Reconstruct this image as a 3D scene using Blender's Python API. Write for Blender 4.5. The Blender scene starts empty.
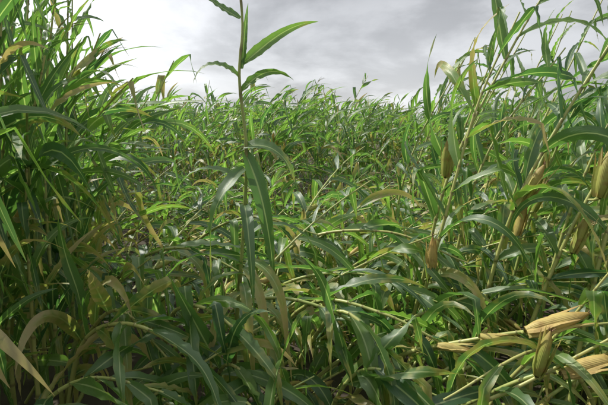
import bpy, math, random
import numpy as np
from mathutils import Vector, Matrix, Euler
R = random.Random(7)
scene = bpy.context.scene
scene.view_settings.view_transform = 'Standard'
scene.view_settings.look = 'None'
scene.view_settings.exposure = 0

SUN_AZ, SUN_EL = math.radians(-60), math.radians(46)
S = Vector((math.sin(SUN_AZ)*math.cos(SUN_EL), math.cos(SUN_AZ)*math.cos(SUN_EL), math.sin(SUN_EL)))

# ------------------------------------------------------------------ materials
class NT:
    def __init__(s, tree): s.t = tree; tree.nodes.clear()
    def n(s, typ, **kw):
        nd = s.t.nodes.new(typ)
        for k, v in kw.items(): setattr(nd, k, v)
        return nd
    def l(s, a, b): s.t.links.new(a, b)
    def math(s, op, a, b=None, c=None, clamp=False):
        nd = s.n('ShaderNodeMath', operation=op); nd.use_clamp = clamp
        for i, v in enumerate((a, b, c)):
            if v is None: continue
            if isinstance(v, (int, float)): nd.inputs[i].default_value = v
            else: s.l(v, nd.inputs[i])
        return nd.outputs[0]
    def mix(s, f, a, b, blend='MIX'):
        nd = s.n('ShaderNodeMix', data_type='RGBA', blend_type=blend)
        if isinstance(f, (int, float)): nd.inputs[0].default_value = f
        else: s.l(f, nd.inputs[0])
        for i, v in ((6, a), (7, b)):
            if isinstance(v, tuple): nd.inputs[i].default_value = (*v, 1)
            else: s.l(v, nd.inputs[i])
        return nd.outputs[2]
    def rng(s, v, a, b, c=0.0, d=1.0, smooth=True):
        nd = s.n('ShaderNodeMapRange'); nd.interpolation_type = 'SMOOTHSTEP' if smooth else 'LINEAR'
        s.l(v, nd.inputs[0])
        for i, x in enumerate((a, b, c, d)): nd.inputs[i+1].default_value = x
        return nd.outputs[0]

def new_mat(name):
    m = bpy.data.materials.new(name); m.use_nodes = True
    return m, NT(m.node_tree)

def leaf_material():
    m, t = new_mat('maize_leaf')
    uv = t.n('ShaderNodeUVMap'); sep = t.n('ShaderNodeSeparateXYZ'); t.l(uv.outputs[0], sep.inputs[0])
    u, v = sep.outputs[0], sep.outputs[1]
    at = t.n('ShaderNodeAttribute', attribute_name='tint'); sc = t.n('ShaderNodeSeparateColor'); t.l(at.outputs['Color'], sc.inputs[0])
    tr, dry = sc.outputs[0], sc.outputs[1]
    base = t.mix(tr, (0.030, 0.088, 0.034), (0.120, 0.205, 0.040))
    tc = t.n('ShaderNodeTexCoord')
    dn = t.n('ShaderNodeTexNoise'); dn.inputs['Scale'].default_value = 18; dn.inputs['Detail'].default_value = 2
    t.l(tc.outputs['Object'], dn.inputs['Vector'])
    base = t.mix(t.rng(dn.outputs[0], 0.35, 0.7, 0.0, 0.35), base, (0.065, 0.130, 0.038))
    vein = t.math('SINE', t.math('MULTIPLY', u, 110.0))
    base = t.mix(t.rng(vein, -1, 1, 0, 0.15, False), base, (0.16, 0.23, 0.09))
    du = t.math('ABSOLUTE', t.math('SUBTRACT', u, 0.5))
    rib = t.math('MULTIPLY', t.rng(du, 0.02, 0.07, 1, 0), t.rng(v, 0.75, 1.0, 1, 0.1))
    base = t.mix(t.math('MULTIPLY', rib, 0.7), base, (0.38, 0.44, 0.22))
    e = t.math('ADD', t.math('MULTIPLY', v, 0.55), t.math('MULTIPLY', du, 0.35))
    e = t.math('ADD', e, t.math('MULTIPLY', t.math('SUBTRACT', dn.outputs[0], 0.5), 0.9))
    e = t.math('ADD', e, t.math('MULTIPLY', dry, 0.90))
    ymask = t.rng(e, 0.62, 0.95)
    base = t.mix(t.math('MULTIPLY', ymask, 0.8), base, (0.33, 0.33, 0.08))
    dmask = t.rng(e, 0.86, 1.2)
    drycol = t.mix(dn.outputs[0], (0.52, 0.46, 0.20), (0.34, 0.26, 0.12))
    base = t.mix(dmask, base, drycol)
    pr = t.n('ShaderNodeBsdfPrincipled'); t.l(base, pr.inputs['Base Color'])
    t.l(t.math('ADD', t.math('MULTIPLY', dn.outputs[0], 0.22), 0.28), pr.inputs['Roughness'])
    pr.inputs['Specular IOR Level'].default_value = 0.9
    bp = t.n('ShaderNodeBump'); bp.inputs['Strength'].default_value = 0.3; bp.inputs['Distance'].default_value = 0.001
    t.l(vein, bp.inputs['Height']); t.l(bp.outputs[0], pr.inputs['Normal'])
    tl = t.n('ShaderNodeBsdfTranslucent')
    k = t.mix(ymask, (2.3, 2.7, 1.3), (1.4, 1.4, 1.0))
    tcol = t.mix(1.0, base, k, 'MULTIPLY'); t.l(tcol, tl.inputs[0])
    mx = t.n('ShaderNodeMixShader'); mx.inputs[0].default_value = 0.40
    t.l(pr.outputs[0], mx.inputs[1]); t.l(tl.outputs[0], mx.inputs[2])
    out = t.n('ShaderNodeOutputMaterial'); t.l(mx.outputs[0], out.inputs[0])
    return m

def stalk_material():
    m, t = new_mat('maize_stalk')
    at = t.n('ShaderNodeAttribute', attribute_name='tint'); sc = t.n('ShaderNodeSeparateColor'); t.l(at.outputs['Color'], sc.inputs[0])
    tc = t.n('ShaderNodeTexCoord'); nz = t.n('ShaderNodeTexNoise'); nz.inputs['Scale'].default_value = 14; nz.inputs['Detail'].default_value = 2
    t.l(tc.outputs['Object'], nz.inputs['Vector'])
    c = t.mix(nz.outputs[0], (0.16, 0.25, 0.05), (0.40, 0.43, 0.14))
    c = t.mix(sc.outputs[1], c, (0.46, 0.41, 0.15))
    c = t.mix(t.math('MULTIPLY', sc.outputs[2], 0.7), c, (0.12, 0.08, 0.04))
    pr = t.n('ShaderNodeBsdfPrincipled'); t.l(c, pr.inputs['Base Color']); pr.inputs['Roughness'].default_value = 0.4
    out = t.n('ShaderNodeOutputMaterial'); t.l(pr.outputs[0], out.inputs[0]); return m

def husk_material():
    m, t = new_mat('maize_husk')
    uv = t.n('ShaderNodeUVMap'); sep = t.n('ShaderNodeSeparateXYZ'); t.l(uv.outputs[0], sep.inputs[0])
    at = t.n('ShaderNodeAttribute', attribute_name='tint'); sc = t.n('ShaderNodeSeparateColor'); t.l(at.outputs['Color'], sc.inputs[0])
    c = t.mix(sc.outputs[0], (0.36, 0.42, 0.09), (0.66, 0.50, 0.18))
    c = t.mix(t.rng(sep.outputs[1], 0.55, 1.0, 0.0, 0.7), c, (0.42, 0.25, 0.08))
    st = t.math('SINE', t.math('MULTIPLY', sep.outputs[0], 170.0))
    c = t.mix(t.rng(st, -1, 1, 0, 0.2, False), c, (0.36, 0.27, 0.08))
    tc = t.n('ShaderNodeTexCoord'); nz = t.n('ShaderNodeTexNoise'); nz.inputs['Scale'].default_value = 22; nz.inputs['Detail'].default_value = 4
    t.l(tc.outputs['Object'], nz.inputs['Vector'])
    c = t.mix(t.rng(nz.outputs[0], 0.48, 0.72, 0, 0.65), c, (0.32, 0.19, 0.06))
    pr = t.n('ShaderNodeBsdfPrincipled'); t.l(c, pr.inputs['Base Color']); pr.inputs['Roughness'].default_value = 0.5
    bp = t.n('ShaderNodeBump'); bp.inputs['Strength'].default_value = 0.35; bp.inputs['Distance'].default_value = 0.001
    t.l(st, bp.inputs['Height']); t.l(bp.outputs[0], pr.inputs['Normal'])
    tl = t.n('ShaderNodeBsdfTranslucent'); t.l(c, tl.inputs[0])
    mx = t.n('ShaderNodeMixShader'); mx.inputs[0].default_value = 0.3
    t.l(pr.outputs[0], mx.inputs[1]); t.l(tl.outputs[0], mx.inputs[2])
    out = t.n('ShaderNodeOutputMaterial'); t.l(mx.outputs[0], out.inputs[0]); return m

def plain(name, a, b, rough=0.8, scale=20, bump=False):
    m, t = new_mat(name)
    tc = t.n('ShaderNodeTexCoord'); nz = t.n('ShaderNodeTexNoise'); nz.inputs['Scale'].default_value = scale; nz.inputs['Detail'].default_value = 5 if bump else 1
    t.l(tc.outputs['Object'], nz.inputs['Vector'])
    pr = t.n('ShaderNodeBsdfPrincipled'); t.l(t.mix(nz.outputs[0], a, b), pr.inputs['Base Color']); pr.inputs['Roughness'].default_value = rough
    if bump:
        bp = t.n('ShaderNodeBump'); bp.inputs['Strength'].default_value = 0.6; bp.inputs['Distance'].default_value = 0.02
        t.l(nz.outputs[0], bp.inputs['Height']); t.l(bp.outputs[0], pr.inputs['Normal'])
    out = t.n('ShaderNodeOutputMaterial'); t.l(pr.outputs[0], out.inputs[0]); return m

MATS = [leaf_material(), stalk_material(), husk_material(),
        plain('maize_tassel', (0.26, 0.25, 0.11), (0.42, 0.38, 0.19), 0.8),
        plain('maize_silk', (0.10, 0.05, 0.03), (0.24, 0.13, 0.06), 0.8)]
LEAF, STALK, HUSK, TASSEL, SILK = range(5)

# ------------------------------------------------------------------ geometry
UP = Vector((0, 0, 1))
def build_mesh(name, V, F, UV, C, M):
    """V,UV,C per vertex, F quads (n,4), M per face - all numpy"""
    me = bpy.data.meshes.new(name); nf = len(F)
    me.vertices.add(len(V)); me.vertices.foreach_set('co', V.astype(np.float32).ravel())
    me.loops.add(nf*4); me.loops.foreach_set('vertex_index', F.astype(np.int32).ravel())
    me.polygons.add(nf); me.polygons.foreach_set('loop_start', np.arange(0, nf*4, 4, dtype=np.int32))
    me.polygons.foreach_set('loop_total', np.full(nf, 4, dtype=np.int32))
    for m in MATS: me.materials.append(m)
    me.polygons.foreach_set('material_index', M.astype(np.int32))
    me.polygons.foreach_set('use_smooth', np.ones(nf, dtype=bool))
    me.update(calc_edges=True)
    uvl = me.uv_layers.new(name='UVMap'); uvl.data.foreach_set('uv', UV[F.ravel()].astype(np.float32).ravel())
    ca = me.color_attributes.new('tint', 'FLOAT_COLOR', 'POINT')
    ca.data.foreach_set('color', np.hstack([C, np.ones((len(C), 1))]).astype(np.float32).ravel())
    me.validate(); return me

class B:
    def __init__(s): s.v = []; s.f = []; s.uv = []; s.c = []; s.m = []
    def arrays(s): return (np.array(s.v), np.array(s.f), np.array(s.uv), np.array(s.c, dtype=float), np.array(s.m))
    def mesh(s, name): return build_mesh(name, *s.arrays())

def ribbon(b, p, az, el, L, W, grav=2.0, twist=0.0, wind=(0, 0, 0), n=12, across=2, tint=(0.5, 0, 0),
           mat=LEAF, fold=0.45, ripple=0.006, kink=None, rng=R, husk=False, roll=0.0):
    p = Vector(p); d = Vector((math.cos(el)*math.cos(az), math.cos(el)*math.sin(az), math.sin(el)))
    s = Vector((math.sin(az), -math.cos(az), 0)); ds = L/n; base = len(b.v)
    if roll: s = Matrix.Rotation(roll, 3, d) @ s
    ph1, ph2 = rng.uniform(0, 6.3), rng.uniform(0, 6.3); kf = rng.uniform(18, 34)/max(L, 0.3)
    wv = Vector(wind); wob = rng.uniform(-1, 1)
    for i in range(n+1):
        t = i/n; nr = s.cross(d)
        if husk: w = W*(0.55+0.45*math.sin(math.pi*min(1, t*1.4+0.1)))*(1-t**3)**0.8+0.0008
        else: w = W*min(1.0, 0.42+t*3.2)*max(0.0, 1-t**2.0)**0.85*(1-0.25*t)+0.0008
        f = fold*(1-0.65*t)
        for j in range(across+1):
            q = -1+2*j/across; a = abs(q)
            off = s*(q*w*0.5*math.cos(f)) + nr*(a*w*0.5*math.sin(f))
            if a > 0.1:
                off += nr*(ripple*a*a*math.sin(kf*t*L*2+(ph1 if q > 0 else ph2))*min(1, t*4)*(w/W))
            b.v.append(tuple(p+off)); b.uv.append((j/across, t)); b.c.append(tint)
        if i < n:
            p = p + d*ds
            gk = grav*(0.35+1.3*t)
            d = d + (Vector((0, 0, -gk)) + wv*(0.3+t) + s*(0.9*wob*math.sin(5*t+ph1)) + nr*(1.5*wob*math.sin(10*t+ph2)))*ds
            if kink and t <= kink < t+1.0/n: d = d*0.3 + Vector((0, 0, -1))
            d.normalize(); s = s - d*s.dot(d)
            s = Matrix.Rotation(twist/n, 3, d) @ s; s.normalize()
    k = across+1
    for i in range(n):
        for j in range(across):
            a = base+i*k+j; b.f.append((a, a+1, a+k+1, a+k)); b.m.append(mat)

def tube(b, pts, rad, sides=6, tint=(0.5, 0, 0), mat=STALK, bands=None):
    base = len(b.v); N = len(pts); ref = Vector((0.3, 1, 0.1))
    for i, p in enumerate(pts):
        d = (pts[min(i+1, N-1)]-pts[max(i-1, 0)]).normalized()
        x = ref.cross(d)
        if x.length < 1e-3: x = Vector((1, 0, 0))
        x.normalize(); y = d.cross(x)
        for j in range(sides):
            a = 2*math.pi*j/sides
            b.v.append(tuple(p+(x*math.cos(a)+y*math.sin(a))*rad[i])); b.uv.append((j/sides, i/N))
            b.c.append((tint[0], tint[1], bands[i] if bands else 0))
    for i in range(N-1):
        for j in range(sides):
            a = base+i*sides+j; c = base+i*sides+(j+1) % sides
            b.f.append((a, c, c+sides, a+sides)); b.m.append(mat)

def ear(b, p, d, L=0.2, r=0.026, tone=0.6, hi=False, rng=R, flare=0.16):
    d = Vector(d).normalized(); x = d.orthogonal().normalized(); y = d.cross(x)
    sides, rings = (14, 14) if hi else (7, 6); base = len(b.v); ph = rng.uniform(0, 6)
    bow = x*rng.uniform(-0.016, 0.016)
    for i in range(rings+1):
        t = i/rings
        rr = r*(0.50+0.50*math.sin(math.pi*min(0.5, t*1.9)))*(1-max(0, (t-0.5)/0.5)**1.9*0.88)
        for j in range(sides):
            a = 2*math.pi*j/sides
            k = 1+0.07*math.sin(3*a+ph+2*t)+0.03*math.sin(7*a+ph)
            b.v.append(tuple(Vector(p)+d*(L*t)+bow*math.sin(math.pi*t)+(x*math.cos(a)+y*math.sin(a))*rr*k))
            b.uv.append((j/sides, t)); b.c.append((tone, 0, 0))
    for i in range(rings):
        for j in range(sides):
            a = base+i*sides+j; c = base+i*sides+(j+1) % sides
            b.f.append((a, c, c+sides, a+sides)); b.m.append(HUSK)
    for q in range(6 if hi else 2):
        a = rng.uniform(0, 6.28); o = (x*math.cos(a)+y*math.sin(a))
        dd = (d+o*rng.uniform(0.0, flare)).normalized()
        ribbon(b, Vector(p)+o*r*0.6, math.atan2(dd.y, dd.x), math.asin(max(-1, min(1, dd.z))), L*rng.uniform(0.8, 1.15), r*1.4,
               grav=rng.uniform(0.0, 1.2), n=8 if hi else 5, across=4 if hi else 2, tint=(min(1, max(0, tone+rng.uniform(-.35, .35))), 0, 0), mat=HUSK, fold=-0.7, ripple=0.003, rng=rng, husk=True)
    tip = Vector(p)+d*L*0.96
    for q in range(12 if hi else 3):
        o = Vector((rng.gauss(0, 1), rng.gauss(0, 1), rng.gauss(0, 1)))*0.35
        dd = (d+o).normalized()
        ribbon(b, tip, math.atan2(dd.y, dd.x), math.asin(dd.z), rng.uniform(0.02, 0.045), 0.0035, grav=22, n=4, across=2 if hi else 1, mat=SILK, rng=rng, ripple=0)

def tassel(b, p, d, rng, wind, k=7, L=0.2):
    d = Vector(d).normalized(); tn = (0.5, 0, 0)
    for i in range(k+1):
        if i == 0: q, o, l = Vector(p), Vector((0, 0, 0)), L*1.15
        else:
            q = Vector(p)+d*(0.012*i); o = Vector((rng.gauss(0, 1), rng.gauss(0, 1), 0.1)).normalized()*rng.uniform(0.2, 0.5); l = L*rng.uniform(0.5, 0.9)
        dd = (d+o).normalized(); pts = [q.copy()]; n = 4
        for s in range(n):
            q = q+dd*(l/n); pts.append(q.copy())
            dd = (dd+(Vector(wind)*0.9+Vector((0, 0, -1.6)))*(l/n)*2.0).normalized()
        tube(b, pts, [0.0016]+[0.0032]*(n-1)+[0.001], 3, tn, TASSEL)

def catmull(P, n):
    P = [Vector(p) for p in P]; Q = [P[0]*2-P[1]]+P+[P[-1]*2-P[-2]]; out = []
    segs = len(P)-1
    for i in range(n+1):
        x = i/n*segs; k = min(int(x), segs-1); t = x-k
        a, b_, c, d = Q[k], Q[k+1], Q[k+2], Q[k+3]
        out.append(0.5*((2*b_)+(c-a)*t+(2*a-5*b_+4*c-d)*t*t+(3*b_-a-3*c+d)*t**3))
    return out

def path_tilt(length, a0, a1, az, n=18, rng=R, brk=None):
    p = Vector((0, 0, 0)); pts = [p.copy()]; h = Vector((math.cos(az), math.sin(az), 0)); s = Vector((-h.y, h.x, 0)); w = rng.uniform(-1, 1)
    for i in range(n):
        t = i/n; a = a0+(a1-a0)*t
        if brk and t > brk[0]: a = brk[1]+(a1-a0)*0.3*t
        d = h*math.sin(a)+UP*math.cos(a)+s*(0.2*w*math.sin(3*i/n))
        p = p+d.normalized()*(length/n)
        if p.z < 0.03 and i > 2: p.z = 0.03
        pts.append(p.copy())
    return pts

def plant(b, pts, rng, nleaf=12, first=0.16, plane=None, wind=(1.0, 0, 0), Wd=0.074, Ln=0.62, n=9, across=2, ears=1, tas=True,
          r0=0.0135, hi=False, dryness=0.0, droop=1.0, eartone=None, spread=1.0, drop=0.0):
    N = len(pts)-1
    def at(t):
        x = max(0, min(0.9999, t))*N; k = int(x); return pts[k].lerp(pts[k+1], x-k), (pts[k+1]-pts[k]).normalized()
    dense = []; rad = []; bands = []
    nodes = [first+(0.98-first)*((i/nleaf)**0.92) for i in range(nleaf)]
    if hi: ts = sorted(set([i/(N*1.0) for i in range(N+1)]+[x-0.006 for x in nodes]+[x+0.006 for x in nodes]+nodes))
    else: ts = sorted(set([0.0, first*0.5]+nodes+[1.0]))
    for t in ts:
        p, d = at(t); dense.append(p); rr = r0*(1-0.68*t)
        isn = any(abs(t-x) < 1e-6 for x in nodes); rad.append(rr*(1.25 if isn and hi else 1)); bands.append(1.0 if isn and hi else 0.0)
    tube(b, dense, rad, 8 if hi else 5, (rng.random(), rng.uniform(0, 0.6), 0), STALK, bands)
    pl = rng.uniform(0, math.pi) if plane is None else plane
    wv = Vector(wind)
    for i, t in enumerate(nodes):
        if rng.random() < drop: continue
        p, d = at(t); frac = i/nleaf
        az = pl+(math.pi if i % 2 else 0)+rng.gauss(0, 0.4)
        h = Vector((math.cos(az), math.sin(az), 0)); h = (h-d*h.dot(d))
        if h.length < 0.1: h = d.orthogonal()
        h.normalize(); ang = math.radians((rng.uniform(14, 46)+(1-frac)*12)*spread)
        dd = (d*math.cos(ang)+h*math.sin(ang)).normalized()
        L = Ln*(0.75+0.5*math.sin(math.pi*min(1, frac*0.9+0.12)))*rng.uniform(0.65, 1.2)
        W = Wd*(0.75+0.35*math.sin(math.pi*min(1, frac+0.1)))*rng.uniform(0.7, 1.2)
        dr = max(0, rng.gauss(0.12, 0.15)+(0.38 if frac < 0.35 and rng.random() < 0.5 else 0)+dryness)
        if rng.random() < 0.05: dr = 0.7
        ribbon(b, p+dd*0.004, math.atan2(dd.y, dd.x), math.asin(dd.z), L, W, grav=rng.uniform(0.4, 6.5)*droop*(1.3-0.6*frac),
               twist=rng.gauss(0, 2.8), wind=tuple(wv*rng.uniform(0.5, 1.5)), n=n, across=across, roll=rng.gauss(0, .45),
               tint=(min(1, max(0, rng.gauss(0.45, 0.33))), min(1, dr), 0), ripple=0.009,
               kink=rng.uniform(0.10, 0.7) if rng.random() < 0.42*droop else None, rng=rng)
    for k in range(ears):
        t = rng.uniform(0.40, 0.54) if k == 0 else rng.uniform(0.32, 0.42)
        p, d = at(t); az = rng.uniform(0, 6.28); h = Vector((math.cos(az), math.sin(az), 0)); h = (h-d*h.dot(d)).normalized()
        dd = (d+h*rng.uniform(0.3, 0.75)); ear(b, p+h*0.008, dd, rng.uniform(0.18, 0.24), rng.uniform(0.022, 0.028), eartone if eartone is not None else rng.random()*0.8, hi, rng)
    if tas:
        p, d = at(0.9999); tassel(b, p, d, rng, wind, 7 if hi else 4)

def top_obj(name, me, loc=(0, 0, 0)):
    o = bpy.data.objects.new(name, me); o.location = loc; scene.collection.objects.link(o); return o

rd = math.radians
stand, semi, lodged, far = [], [], [], []
for i in range(16):
    b = B(); r = random.Random(100+i)
    plant(b, path_tilt(r.uniform(2.05, 2.5), rd(r.uniform(2, 14)), rd(r.uniform(20, 52)), 0, rng=r), r, nleaf=r.choice((13, 14, 15)), wind=(1.9, 0, 0), ears=1 if r.random() < .6 else 0, tas=r.random() < .2, spread=.85, Wd=.088, Ln=.66)
    stand.append(b.arrays())
for i in range(14):
    b = B(); r = random.Random(200+i)
    plant(b, path_tilt(r.uniform(2.1, 2.5), rd(r.uniform(22, 45)), rd(r.uniform(35, 80)), 0, rng=r, brk=(r.uniform(.4, .6), rd(r.uniform(70, 120))) if r.random() < .3 else None), r, nleaf=13, wind=(1.0, 0, 0), ears=1 if r.random() < .7 else 0, tas=r.random() < .2, Wd=.088, Ln=.66)
    semi.append(b.arrays())
for i in range(28):
    b = B(); r = random.Random(300+i)
    a0 = rd(r.uniform(34, 72))
    plant(b, path_tilt(r.uniform(2.0, 2.6), a0, rd(r.uniform(62, 105)), 0, rng=r, brk=(r.uniform(.25, .6), rd(r.uniform(80, 140))) if r.random() < .5 else None),
          r, nleaf=11, wind=(0.3, 0, 0), ears=1 if r.random() < .6 else 0, droop=1.1, dryness=0.07, tas=r.random() < .2, drop=.18, spread=1.25, Wd=.094, Ln=.68, r0=.016)
    lodged.append(b.arrays())
for i in range(12):
    b = B(); r = random.Random(400+i)
    plant(b, path_tilt(r.uniform(2.1, 2.5), rd(8), rd(r.uniform(20, 65)), 0, rng=r), r, nleaf=11, n=6, first=0.4, wind=(1.8, 0, 0), ears=0, tas=r.random() < .2, Wd=.11, Ln=.72)
    far.append(b.arrays())

fieldL, lodgL = [], []
def inst(a, lst, x, y, az, sc):
    M = np.array(Euler((R.gauss(0, 0.08), R.gauss(0, 0.08), az)).to_matrix())*sc
    V = a[0] @ M.T + np.array((x, y, -0.01)); C = a[3].copy()
    C[:, 0] = np.clip(C[:, 0]+R.gauss(0, .18), 0, 1)
    lst.append((V, a[1], a[2], C, a[4]))
def join(name, lst):
    off = 0; Fs = []
    for V, F, U, C, M in lst: Fs.append(F+off); off += len(V)
    top_obj(name, build_mesh(name, np.vstack([a[0] for a in lst]), np.vstack(Fs), np.vstack([a[2] for a in lst]), np.vstack([a[3] for a in lst]), np.concatenate([a[4] for a in lst])))

y = -1.0; cnt = 0
while y < 25:
    step = 0.31 if y < 6 else (0.42 if y < 10 else (0.54 if y < 16 else 0.8))
    half = 0.76*max(y, 0)+2.6
    x = -half
    while x < half:
        px, py = x+R.uniform(-.5, .5)*step, y+R.uniform(-.5, .5)*step; x += step
        leftb = -1.45-0.36*max(0, py-2.2); rightb = 1.25+0.36*max(0, py-2.6)
        if py < 1.5:
            if (px < -1.85 or px > 1.9) and R.random() < .6:
                inst(R.choice(stand), fieldL, px, py, R.gauss(0, .3), R.uniform(.95, 1.12)); cnt += 1
            continue
        clump = math.sin(px*1.7+2*math.sin(py*.9))*math.sin(py*1.3+px*.4)   # wind-thrown waves
        if py < 9.6+0.9*math.sin(px*1.1):
            if px < leftb:
                q = R.random()
                if q < .72: inst(R.choice(stand), fieldL, px, py, R.gauss(0, .4), R.uniform(.98, 1.12) if py < 4.4 and px > -3.1 else R.uniform(.80, 1.0))
                elif q < .9: inst(R.choice(lodged), lodgL, px, py, R.gauss(0, 1), R.uniform(.7, .9))
            elif px > rightb:
                q = R.random()
                if q < 0.5: inst(R.choice(semi if R.random() < .65 else stand), fieldL, px, py, R.gauss(0, .35), R.uniform(.92, 1.12))
                elif q < .9: inst(R.choice(lodged), lodgL, px, py, R.gauss(-.3, .8), R.uniform(.8, 1.0))
            else:
                az = R.gauss(-0.35+.6*clump, 0.8)
                if py < 3.6 and math.sin(az) < -0.2: az = -az
                if py < 2.3: inst(R.choice(lodged), lodgL, px, py, az if R.random() < .7 else math.pi-az, R.uniform(.6, .80))
                elif py > 4.2 and R.random() < 0.05+.08*(clump > .3)+.08*(py > 7): inst(R.choice(semi), lodgL, px, py, az*0.6, R.uniform(.7, 1.0))
                else: inst(R.choice(lodged), lodgL, px, py, az, R.uniform(.68, .94)+.10*clump)
        else:
            hm = 1.03+0.10*clump+0.04*abs(px)/max(py, 1)*2
            q = R.random()
            src = stand if py < 15 else far
            if q < .18: src = semi
            inst(R.choice(src), fieldL, px, py, R.gauss(0, .5), R.uniform(.82, 1.18)*hm)
        cnt += 1
    y += step
join('maize_field', fieldL); join('flattened_maize_patch', lodgL)
print('faces', sum(len(a[1]) for a in fieldL)+sum(len(a[1]) for a in lodgL))

# ------------------------------------------------------------------ individual near plants
def L_(b, p, az, el, L, W, grav, twist=0, wind=(0.3, 0, 0), tint=(0.5, 0.05, 0), kink=None, rip=0.005, roll=0.):
    ribbon(b, p, rd(az), rd(el), L, W, grav, twist, wind, n=26, across=4, tint=tint, kink=kink, ripple=rip, roll=rd(roll))

b = B()
pts = catmull([(-0.42, 2.35, 0), (-0.36, 2.28, 0.7), (-0.30, 2.2, 1.25), (-0.275, 2.2, 1.66), (-0.30, 2.2, 2.0), (-0.280, 2.2, 2.25), (-0.31, 2.2, 2.6)], 40)
tube(b, pts, [0.012*(1-0.6*i/40)*(1.22 if i % 5 == 0 else 1) for i in range(41)], 8, (0.5, 0.1, 0), STALK, [1.0 if i % 5 == 0 else 0 for i in range(41)])
L_(b, (-.29, 2.2, 2.26), 165, 30, .26, .046, -1.2, .3, roll=-50)
L_(b, (-.285, 2.2, 2.06), 12, 38, .42, .066, 1.6, .9, tint=(.9, .1, 0), roll=55)
L_(b, (-.285, 2.2, 2.04), 60, 82, .30, .04, .3, 1.2)
L_(b, (-.30, 2.2, 2.00), 195, 42, .27, .058, 11, .4, tint=(.8, .1, 0), roll=-40)
L_(b, (-.295, 2.2, 1.93), -15, 50, .30, .050, 6.5, 1.6, tint=(.7, .05, 0), roll=50, rip=.008)
L_(b, (-.285, 2.2, 1.68), -14, 12, .34, .080, 8, -.5, tint=(.5, .3, 0), roll=45)
L_(b, (-.285, 2.2, 1.66), -30, -60, .66, .095, 6, .9, tint=(.3, .1, 0), roll=30)
L_(b, (-.285, 2.2, 1.58), -120, -20, .6, .08, 8, 1.9, tint=(.4, .2, 0), roll=-30)
L_(b, (-.285, 2.2, 1.50), 190, 40, .45, .06, 7, 1.0, roll=-40)
L_(b, (-.29, 2.2, 1.40), -80, 0, .6, .07, 7, -.8, tint=(.3, .1, 0))
L_(b, (-.30, 2.2, 1.22), 10, 40, .55, .06, 7, .5)
L_(b, (-.31, 2.2, 1.1), 190, 30, .6, .06, 6, .5)
for (zz_, a_, l_, dr_) in [(1.12, -35, .62, .65), (1.0, -75, .6, .6), (.95, -120, .5, .7), (1.05, -150, .6, .55), (.9, -20, .55, .65), (1.08, -60, .6, .7)]:
    L_(b, (-.31, 2.2, zz_), a_, 10, l_, .06, 11, R.uniform(-2, 2), tint=(.9, dr_, 0), rip=.008)
tassel(b, pts[-1], (0, 0, 1), R, (.6, 0, 0), 8)
top_obj('maize_plant', b.mesh('maize_plant'))

def hero(path, seed, ears=(), **kw):
    b = B(); r = random.Random(seed); P = catmull(path, 26)
    a = dict(nleaf=15, n=20, across=4, hi=True, ears=0, tas=False, wind=(1.7, 0, 0), r0=0.0145); a.update(kw)
    plant(b, P, r, **a)
    for (p, d, L, tone) in ears:
        p = Vector(p)
        q = min(P, key=lambda v: (v-p).length)
        if (p-q).length > .07: p = q.lerp(p, .07/(p-q).length)
        tube(b, [q, q.lerp(p, .6)+Vector((0, 0, -.008)), p], [.006, .008, .012], 6, (.5, .4, 0))
        ear(b, p, d, L, L*0.118, tone, True, r)
    top_obj('maize_plant', b.mesh('maize_plant'))

# right-hand leaning plants with ripe ears
hero([(.70, 3.1, 0), (.82, 3.05, .7), (.95, 3.0, 1.45), (1.3, 3.0, 2.25), (1.55, 3.0, 2.7)], 11, [((.90, 2.93, 1.45), (-.02, -.1, 1), .24, .05)], tas=True)
hero([(1.05, 2.75, 0), (1.12, 2.7, .7), (1.27, 2.65, 1.4), (1.65, 2.6, 2.2), (1.9, 2.6, 2.6)], 12, [((1.22, 2.58, 1.32), (.5, -.1, 1), .28, .35), ((1.30, 2.57, 1.1), (.1, -.1, 1), .22, .7)])
hero([(1.2, 2.5, 0), (1.3, 2.45, .7), (1.46, 2.4, 1.3), (1.75, 2.4, 1.9), (2.05, 2.4, 2.5)], 13, [((1.53, 2.32, 1.42), (.12, 0, 1), .26, .15), ((1.42, 2.32, 1.12), (.3, 0, 1), .22, .15)])
hero([(.7, 2.9, 0), (.75, 2.8, .6), (.84, 2.7, 1.2), (1.0, 2.7, 1.9), (1.2, 2.7, 2.4)], 14, [((.76, 2.62, .92), (-.04, -.1, 1), .21, .95)])
hero([(1.5, 3.3, 0), (1.6, 3.3, .8), (1.8, 3.3, 1.6), (2.2, 3.3, 2.6)], 15, [((1.66, 3.22, 1.35), (.0, -.1, 1), .24, .3)], tas=True)
hero([(1.9, 2.6, 0), (1.95, 2.5, .8), (2.1, 2.5, 1.6), (2.5, 2.5, 2.5)], 16)
hero([(.95, 3.7, 0), (1.05, 3.7, .8), (1.2, 3.7, 1.5), (1.5, 3.7, 2.4)], 17, [((1.14, 3.64, 1.4), (.2, 0, 1), .24, .2)])
for k, (x, yy, h, ln) in enumerate([(1.45, 2.3, 2.3, .35), (1.7, 2.15, 2.5, .3), (1.9, 3.0, 2.9, .5), (1.55, 3.7, 2.8, .5), (2.2, 3.6, 3.0, .5), (1.2, 4.2, 2.6, .5), (1.7, 4.6, 2.8, .5), (2.6, 4.4, 3.0, .5), (2.1, 4.9, 2.9, .4), (1.35, 3.1, 2.5, .5), (1.75, 2.7, 2.6, .5), (1.05, 3.3, 2.3, .5), (1.55, 2.9, 2.7, .5), (.85, 4.6, 2.5, .5), (1.1, 5.2, 2.7, .5)]):
    hero([(x, yy, 0), (x+ln*.15, yy, .8), (x+ln*.55, yy, 1.6), (x+ln*1.5, yy, h)], 61+k, [((x+ln*.4+.05, yy-.06, 1.2), (.3, -.1, 1), .22, R.random()*.5)] if k % 4 == 1 else [], Ln=.64)
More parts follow.
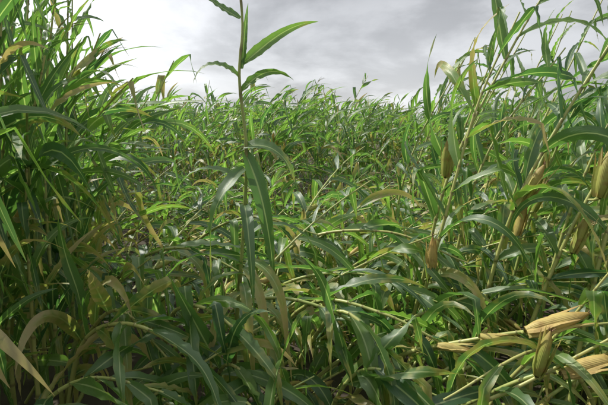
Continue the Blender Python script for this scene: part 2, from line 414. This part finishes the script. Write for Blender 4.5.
# fallen plants lower right with dry ears
hero([(.2, 2.5, .05), (.45, 2.25, .55), (.8, 2.0, .80), (1.1, 1.9, .90), (1.6, 1.9, .95)], 21,
     [((.97, 1.88, .90), (1, -.1, .36), .27, .8), ((.62, 2.02, .76), (.9, -.4, .02), .16, .7), ((.80, 1.95, .84), (.9, -.2, -.02), .17, .6)], r0=.0145, nleaf=9, drop=.35)
hero([(.5, 2.3, .05), (.75, 2.0, .45), (1.0, 1.8, .74), (1.35, 1.75, .82)], 22,
     [((.97, 1.76, .76), (.14, -.1, 1), .21, .0), ((1.06, 1.74, .78), (1, -.1, .38), .24, .9)], r0=.0145, nleaf=8, drop=.35)
hero([(.35, 2.0, .0), (.6, 1.9, .42), (.95, 1.8, .70), (1.4, 1.75, 1.02)], 23, nleaf=9, drop=.3, r0=.014, dryness=.12)
hero([(.9, 2.3, .0), (1.0, 2.1, .5), (1.15, 1.95, .85), (1.3, 1.85, 1.2)], 24, nleaf=9, drop=.2, r0=.014, dryness=.12)
hero([(1.7, 2.3, .0), (1.4, 2.1, .5), (1.05, 1.9, .80), (.6, 1.8, .62)], 25, nleaf=9, drop=.3, r0=.014, dryness=.12)
for k, (pp, sd) in enumerate([
    ([(-1.0, 2.9, .05), (-.6, 2.6, .65), (-.1, 2.35, .86), (.35, 2.15, .75), (.6, 2.0, .5)], 31),
    ([(-.7, 3.2, .05), (-.2, 2.9, .7), (.3, 2.65, .9), (.75, 2.45, .8)], 32),
    ([(-.9, 2.5, .05), (-.75, 2.3, .6), (-.62, 2.1, .9), (-.4, 1.95, .95), (-.1, 1.85, .7)], 33),
    ([(-.2, 2.6, .05), (.05, 2.4, .6), (.2, 2.2, .85), (.4, 2.0, .7), (.5, 1.9, .4)], 34),
    ([(-1.3, 2.2, .05), (-1.1, 2.1, .7), (-.8, 1.95, .9), (-.5, 1.85, .8), (-.3, 1.8, .6)], 35),
    ([(-.5, 2.2, .0), (-.45, 2.1, .45), (-.35, 1.95, .7), (-.15, 1.8, .65)], 36),
    ([(.1, 2.2, .0), (.15, 2.1, .4), (.3, 1.95, .68), (.6, 1.85, .6)], 37),
    ([(-.4, 2.9, .05), (0, 2.5, .75), (.4, 2.2, .84), (.9, 2.0, .62)], 38),
    ([(-1.6, 3.1, .05), (-1.2, 2.8, .8), (-.7, 2.5, 1.1), (-.2, 2.3, .95)], 39),
    ([(-1.5, 2.6, .05), (-1.2, 2.3, .6), (-.9, 2.1, .9), (-.6, 1.95, .7)], 40),
    ([(-1.4, 1.9, .0), (-1.2, 1.8, .5), (-.9, 1.75, .75), (-.5, 1.7, .7)], 81),
    ([(-.9, 1.8, .0), (-.7, 1.75, .4), (-.4, 1.7, .62), (0, 1.65, .6)], 82),
    ([(0, 2.0, .0), (.1, 1.85, .4), (.4, 1.75, .58), (.8, 1.7, .5)], 83),
    ([(-.6, 3.6, .05), (-.1, 3.2, .9), (.5, 2.9, 1.1), (1.0, 2.7, .95)], 84),
    ([(-1.2, 3.7, .05), (-.9, 3.4, .8), (-.4, 3.1, 1.15), (.1, 3.0, 1.05)], 85)]):
    hero(pp, sd, nleaf=14, droop=1.25, wind=(.4, 0, 0), dryness=.08, Ln=.55, Wd=.078, drop=.10)
# tall plants on the left
for k, (x, yy, h, ln) in enumerate([(-1.55, 2.1, 2.6, .10), (-1.45, 2.5, 2.5, .04), (-1.85, 2.3, 2.8, .12), (-2.0, 1.9, 2.6, .1), (-1.65, 2.7, 2.7, .12), (-1.95, 3.0, 2.9, .12), (-1.6, 3.1, 2.6, .05), (-1.85, 1.8, 2.5, .12), (-1.75, 2.5, 2.7, .1), (-2.2, 2.6, 2.9, .1), (-1.6, 2.3, 2.5, .1), (-1.7, 2.2, 2.7, .1), (-1.55, 2.9, 2.6, .06), (-1.4, 2.2, 2.1, .08), (-1.5, 2.0, 2.3, .1)]):
    hero([(x, yy, 0), (x+ln*.2, yy, .8), (x+ln*.9, yy, 1.6), (x+ln*2.6, yy, h)], 141+k, wind=(.7, 0, 0), r0=.013, Ln=.50, Wd=.062, spread=.55, nleaf=21, droop=.8, dryness=-.12)
hero([(-1.32, 1.4, 0), (-1.29, 1.38, .7), (-1.22, 1.35, 1.1), (-1.17, 1.35, 1.35)], 92, wind=(.4, 0, 0), Wd=.085, Ln=.6, nleaf=11, droop=1.5, spread=.8, dryness=-.3)

# ------------------------------------------------------------------ ground
gm = plain('soil', (0.03, 0.024, 0.016), (0.08, 0.062, 0.04), 0.95, 6, True)
gv, gf = [], []
ax = [-600, -300, -150, -80, -45]+[-30+i*0.75 for i in range(81)]+[45, 80, 150, 300, 600]; n = len(ax)
for yy in ax:
    for xx in ax:
        z = 0.03*math.sin(xx*8.4)+0.03*math.sin(xx*.31+yy*.23) if abs(xx) < 31 and abs(yy) < 31 else 0
        gv.append((xx, yy, z-0.03))
for j in range(n-1):
    for i in range(n-1):
        a = j*n+i; gf.append((a, a+1, a+n+1, a+n))
me = bpy.data.meshes.new('ground'); me.from_pydata(gv, [], gf); me.materials.append(gm)
me.polygons.foreach_set('use_smooth', [True]*len(gf)); top_obj('ground', me)

# ------------------------------------------------------------------ sky
w = bpy.data.worlds.new('World'); scene.world = w; w.use_nodes = True; t = NT(w.node_tree)
sky = t.n('ShaderNodeTexSky'); sky.sky_type = 'NISHITA'; sky.sun_disc = False; sky.sun_elevation = SUN_EL; sky.sun_rotation = SUN_AZ % (2*math.pi)
bg1 = t.n('ShaderNodeBackground'); t.l(sky.outputs[0], bg1.inputs[0]); bg1.inputs[1].default_value = 0.12
tc = t.n('ShaderNodeTexCoord'); D = tc.outputs['Generated']; sp = t.n('ShaderNodeSeparateXYZ'); t.l(D, sp.inputs[0])
zz = t.math('ADD', t.math('MAXIMUM', sp.outputs[2], 0.0), 0.32)
cb = t.n('ShaderNodeCombineXYZ'); t.l(t.math('DIVIDE', sp.outputs[0], zz), cb.inputs[0]); t.l(t.math('DIVIDE', sp.outputs[1], zz), cb.inputs[1])
nz = t.n('ShaderNodeTexNoise'); nz.inputs['Scale'].default_value = 1.6; nz.inputs['Detail'].default_value = 7; nz.inputs['Roughness'].default_value = 0.55; nz.inputs['Distortion'].default_value = 0.2
t.l(cb.outputs[0], nz.inputs['Vector'])
def lobe(az, el, power):
    v = Vector((math.sin(rd(az))*math.cos(rd(el)), math.cos(rd(az))*math.cos(rd(el)), math.sin(rd(el))))
    dn = t.n('ShaderNodeVectorMath', operation='DOT_PRODUCT'); t.l(D, dn.inputs[0]); dn.inputs[1].default_value = v
    return t.math('POWER', t.math('MAXIMUM', dn.outputs['Value'], 0.0), power)
cl = t.rng(nz.outputs[0], 0.40, 0.62, 0.46, 0.78)
cl = t.math('ADD', cl, t.math('MULTIPLY', lobe(-21, 8, 50), 0.50))
cl = t.math('ADD', cl, t.math('MULTIPLY', lobe(-60, 46, 6), 1.1))
cl = t.math('ADD', cl, t.math('MULTIPLY', lobe(10, 3, 60), 0.24))
cl = t.math('ADD', cl, t.math('MULTIPLY', t.rng(sp.outputs[2], 0.35, 1.0), 0.35))
cl = t.math('MULTIPLY', cl, t.math('SUBTRACT', 1.0, t.math('MULTIPLY', lobe(6, 20, 60), 0.34)))
tint = t.n('ShaderNodeMix', data_type='RGBA'); tint.blend_type = 'MULTIPLY'; tint.inputs[0].default_value = 1
cc = t.n('ShaderNodeCombineXYZ')
for i in range(3): t.l(cl, cc.inputs[i])
t.l(cc.outputs[0], tint.inputs[6]); tint.inputs[7].default_value = (0.98, 0.99, 1.02, 1)
bg2 = t.n('ShaderNodeBackground'); t.l(tint.outputs[2], bg2.inputs[0]); bg2.inputs[1].default_value = 1.0
mx = t.n('ShaderNodeMixShader'); mx.inputs[0].default_value = 0.9
t.l(bg1.outputs[0], mx.inputs[1]); t.l(bg2.outputs[0], mx.inputs[2])
o = t.n('ShaderNodeOutputWorld'); t.l(mx.outputs[0], o.inputs[0])

sl = bpy.data.lights.new('sun', 'SUN'); sl.energy = 5; sl.angle = rd(0.6); sl.color = (1, 0.96, 0.88)
so = bpy.data.objects.new('sun', sl); so.rotation_euler = S.to_track_quat('Z', 'Y').to_euler(); scene.collection.objects.link(so)

cam = bpy.data.cameras.new('camera'); cam.sensor_width = 36; cam.lens = 27.2; cam.clip_start = 0.05; cam.clip_end = 3000
co = bpy.data.objects.new('camera', cam); co.location = (0, 0, 1.8); co.rotation_euler = (rd(80), 0, 0)
scene.collection.objects.link(co); scene.camera = co
print('plants', cnt)
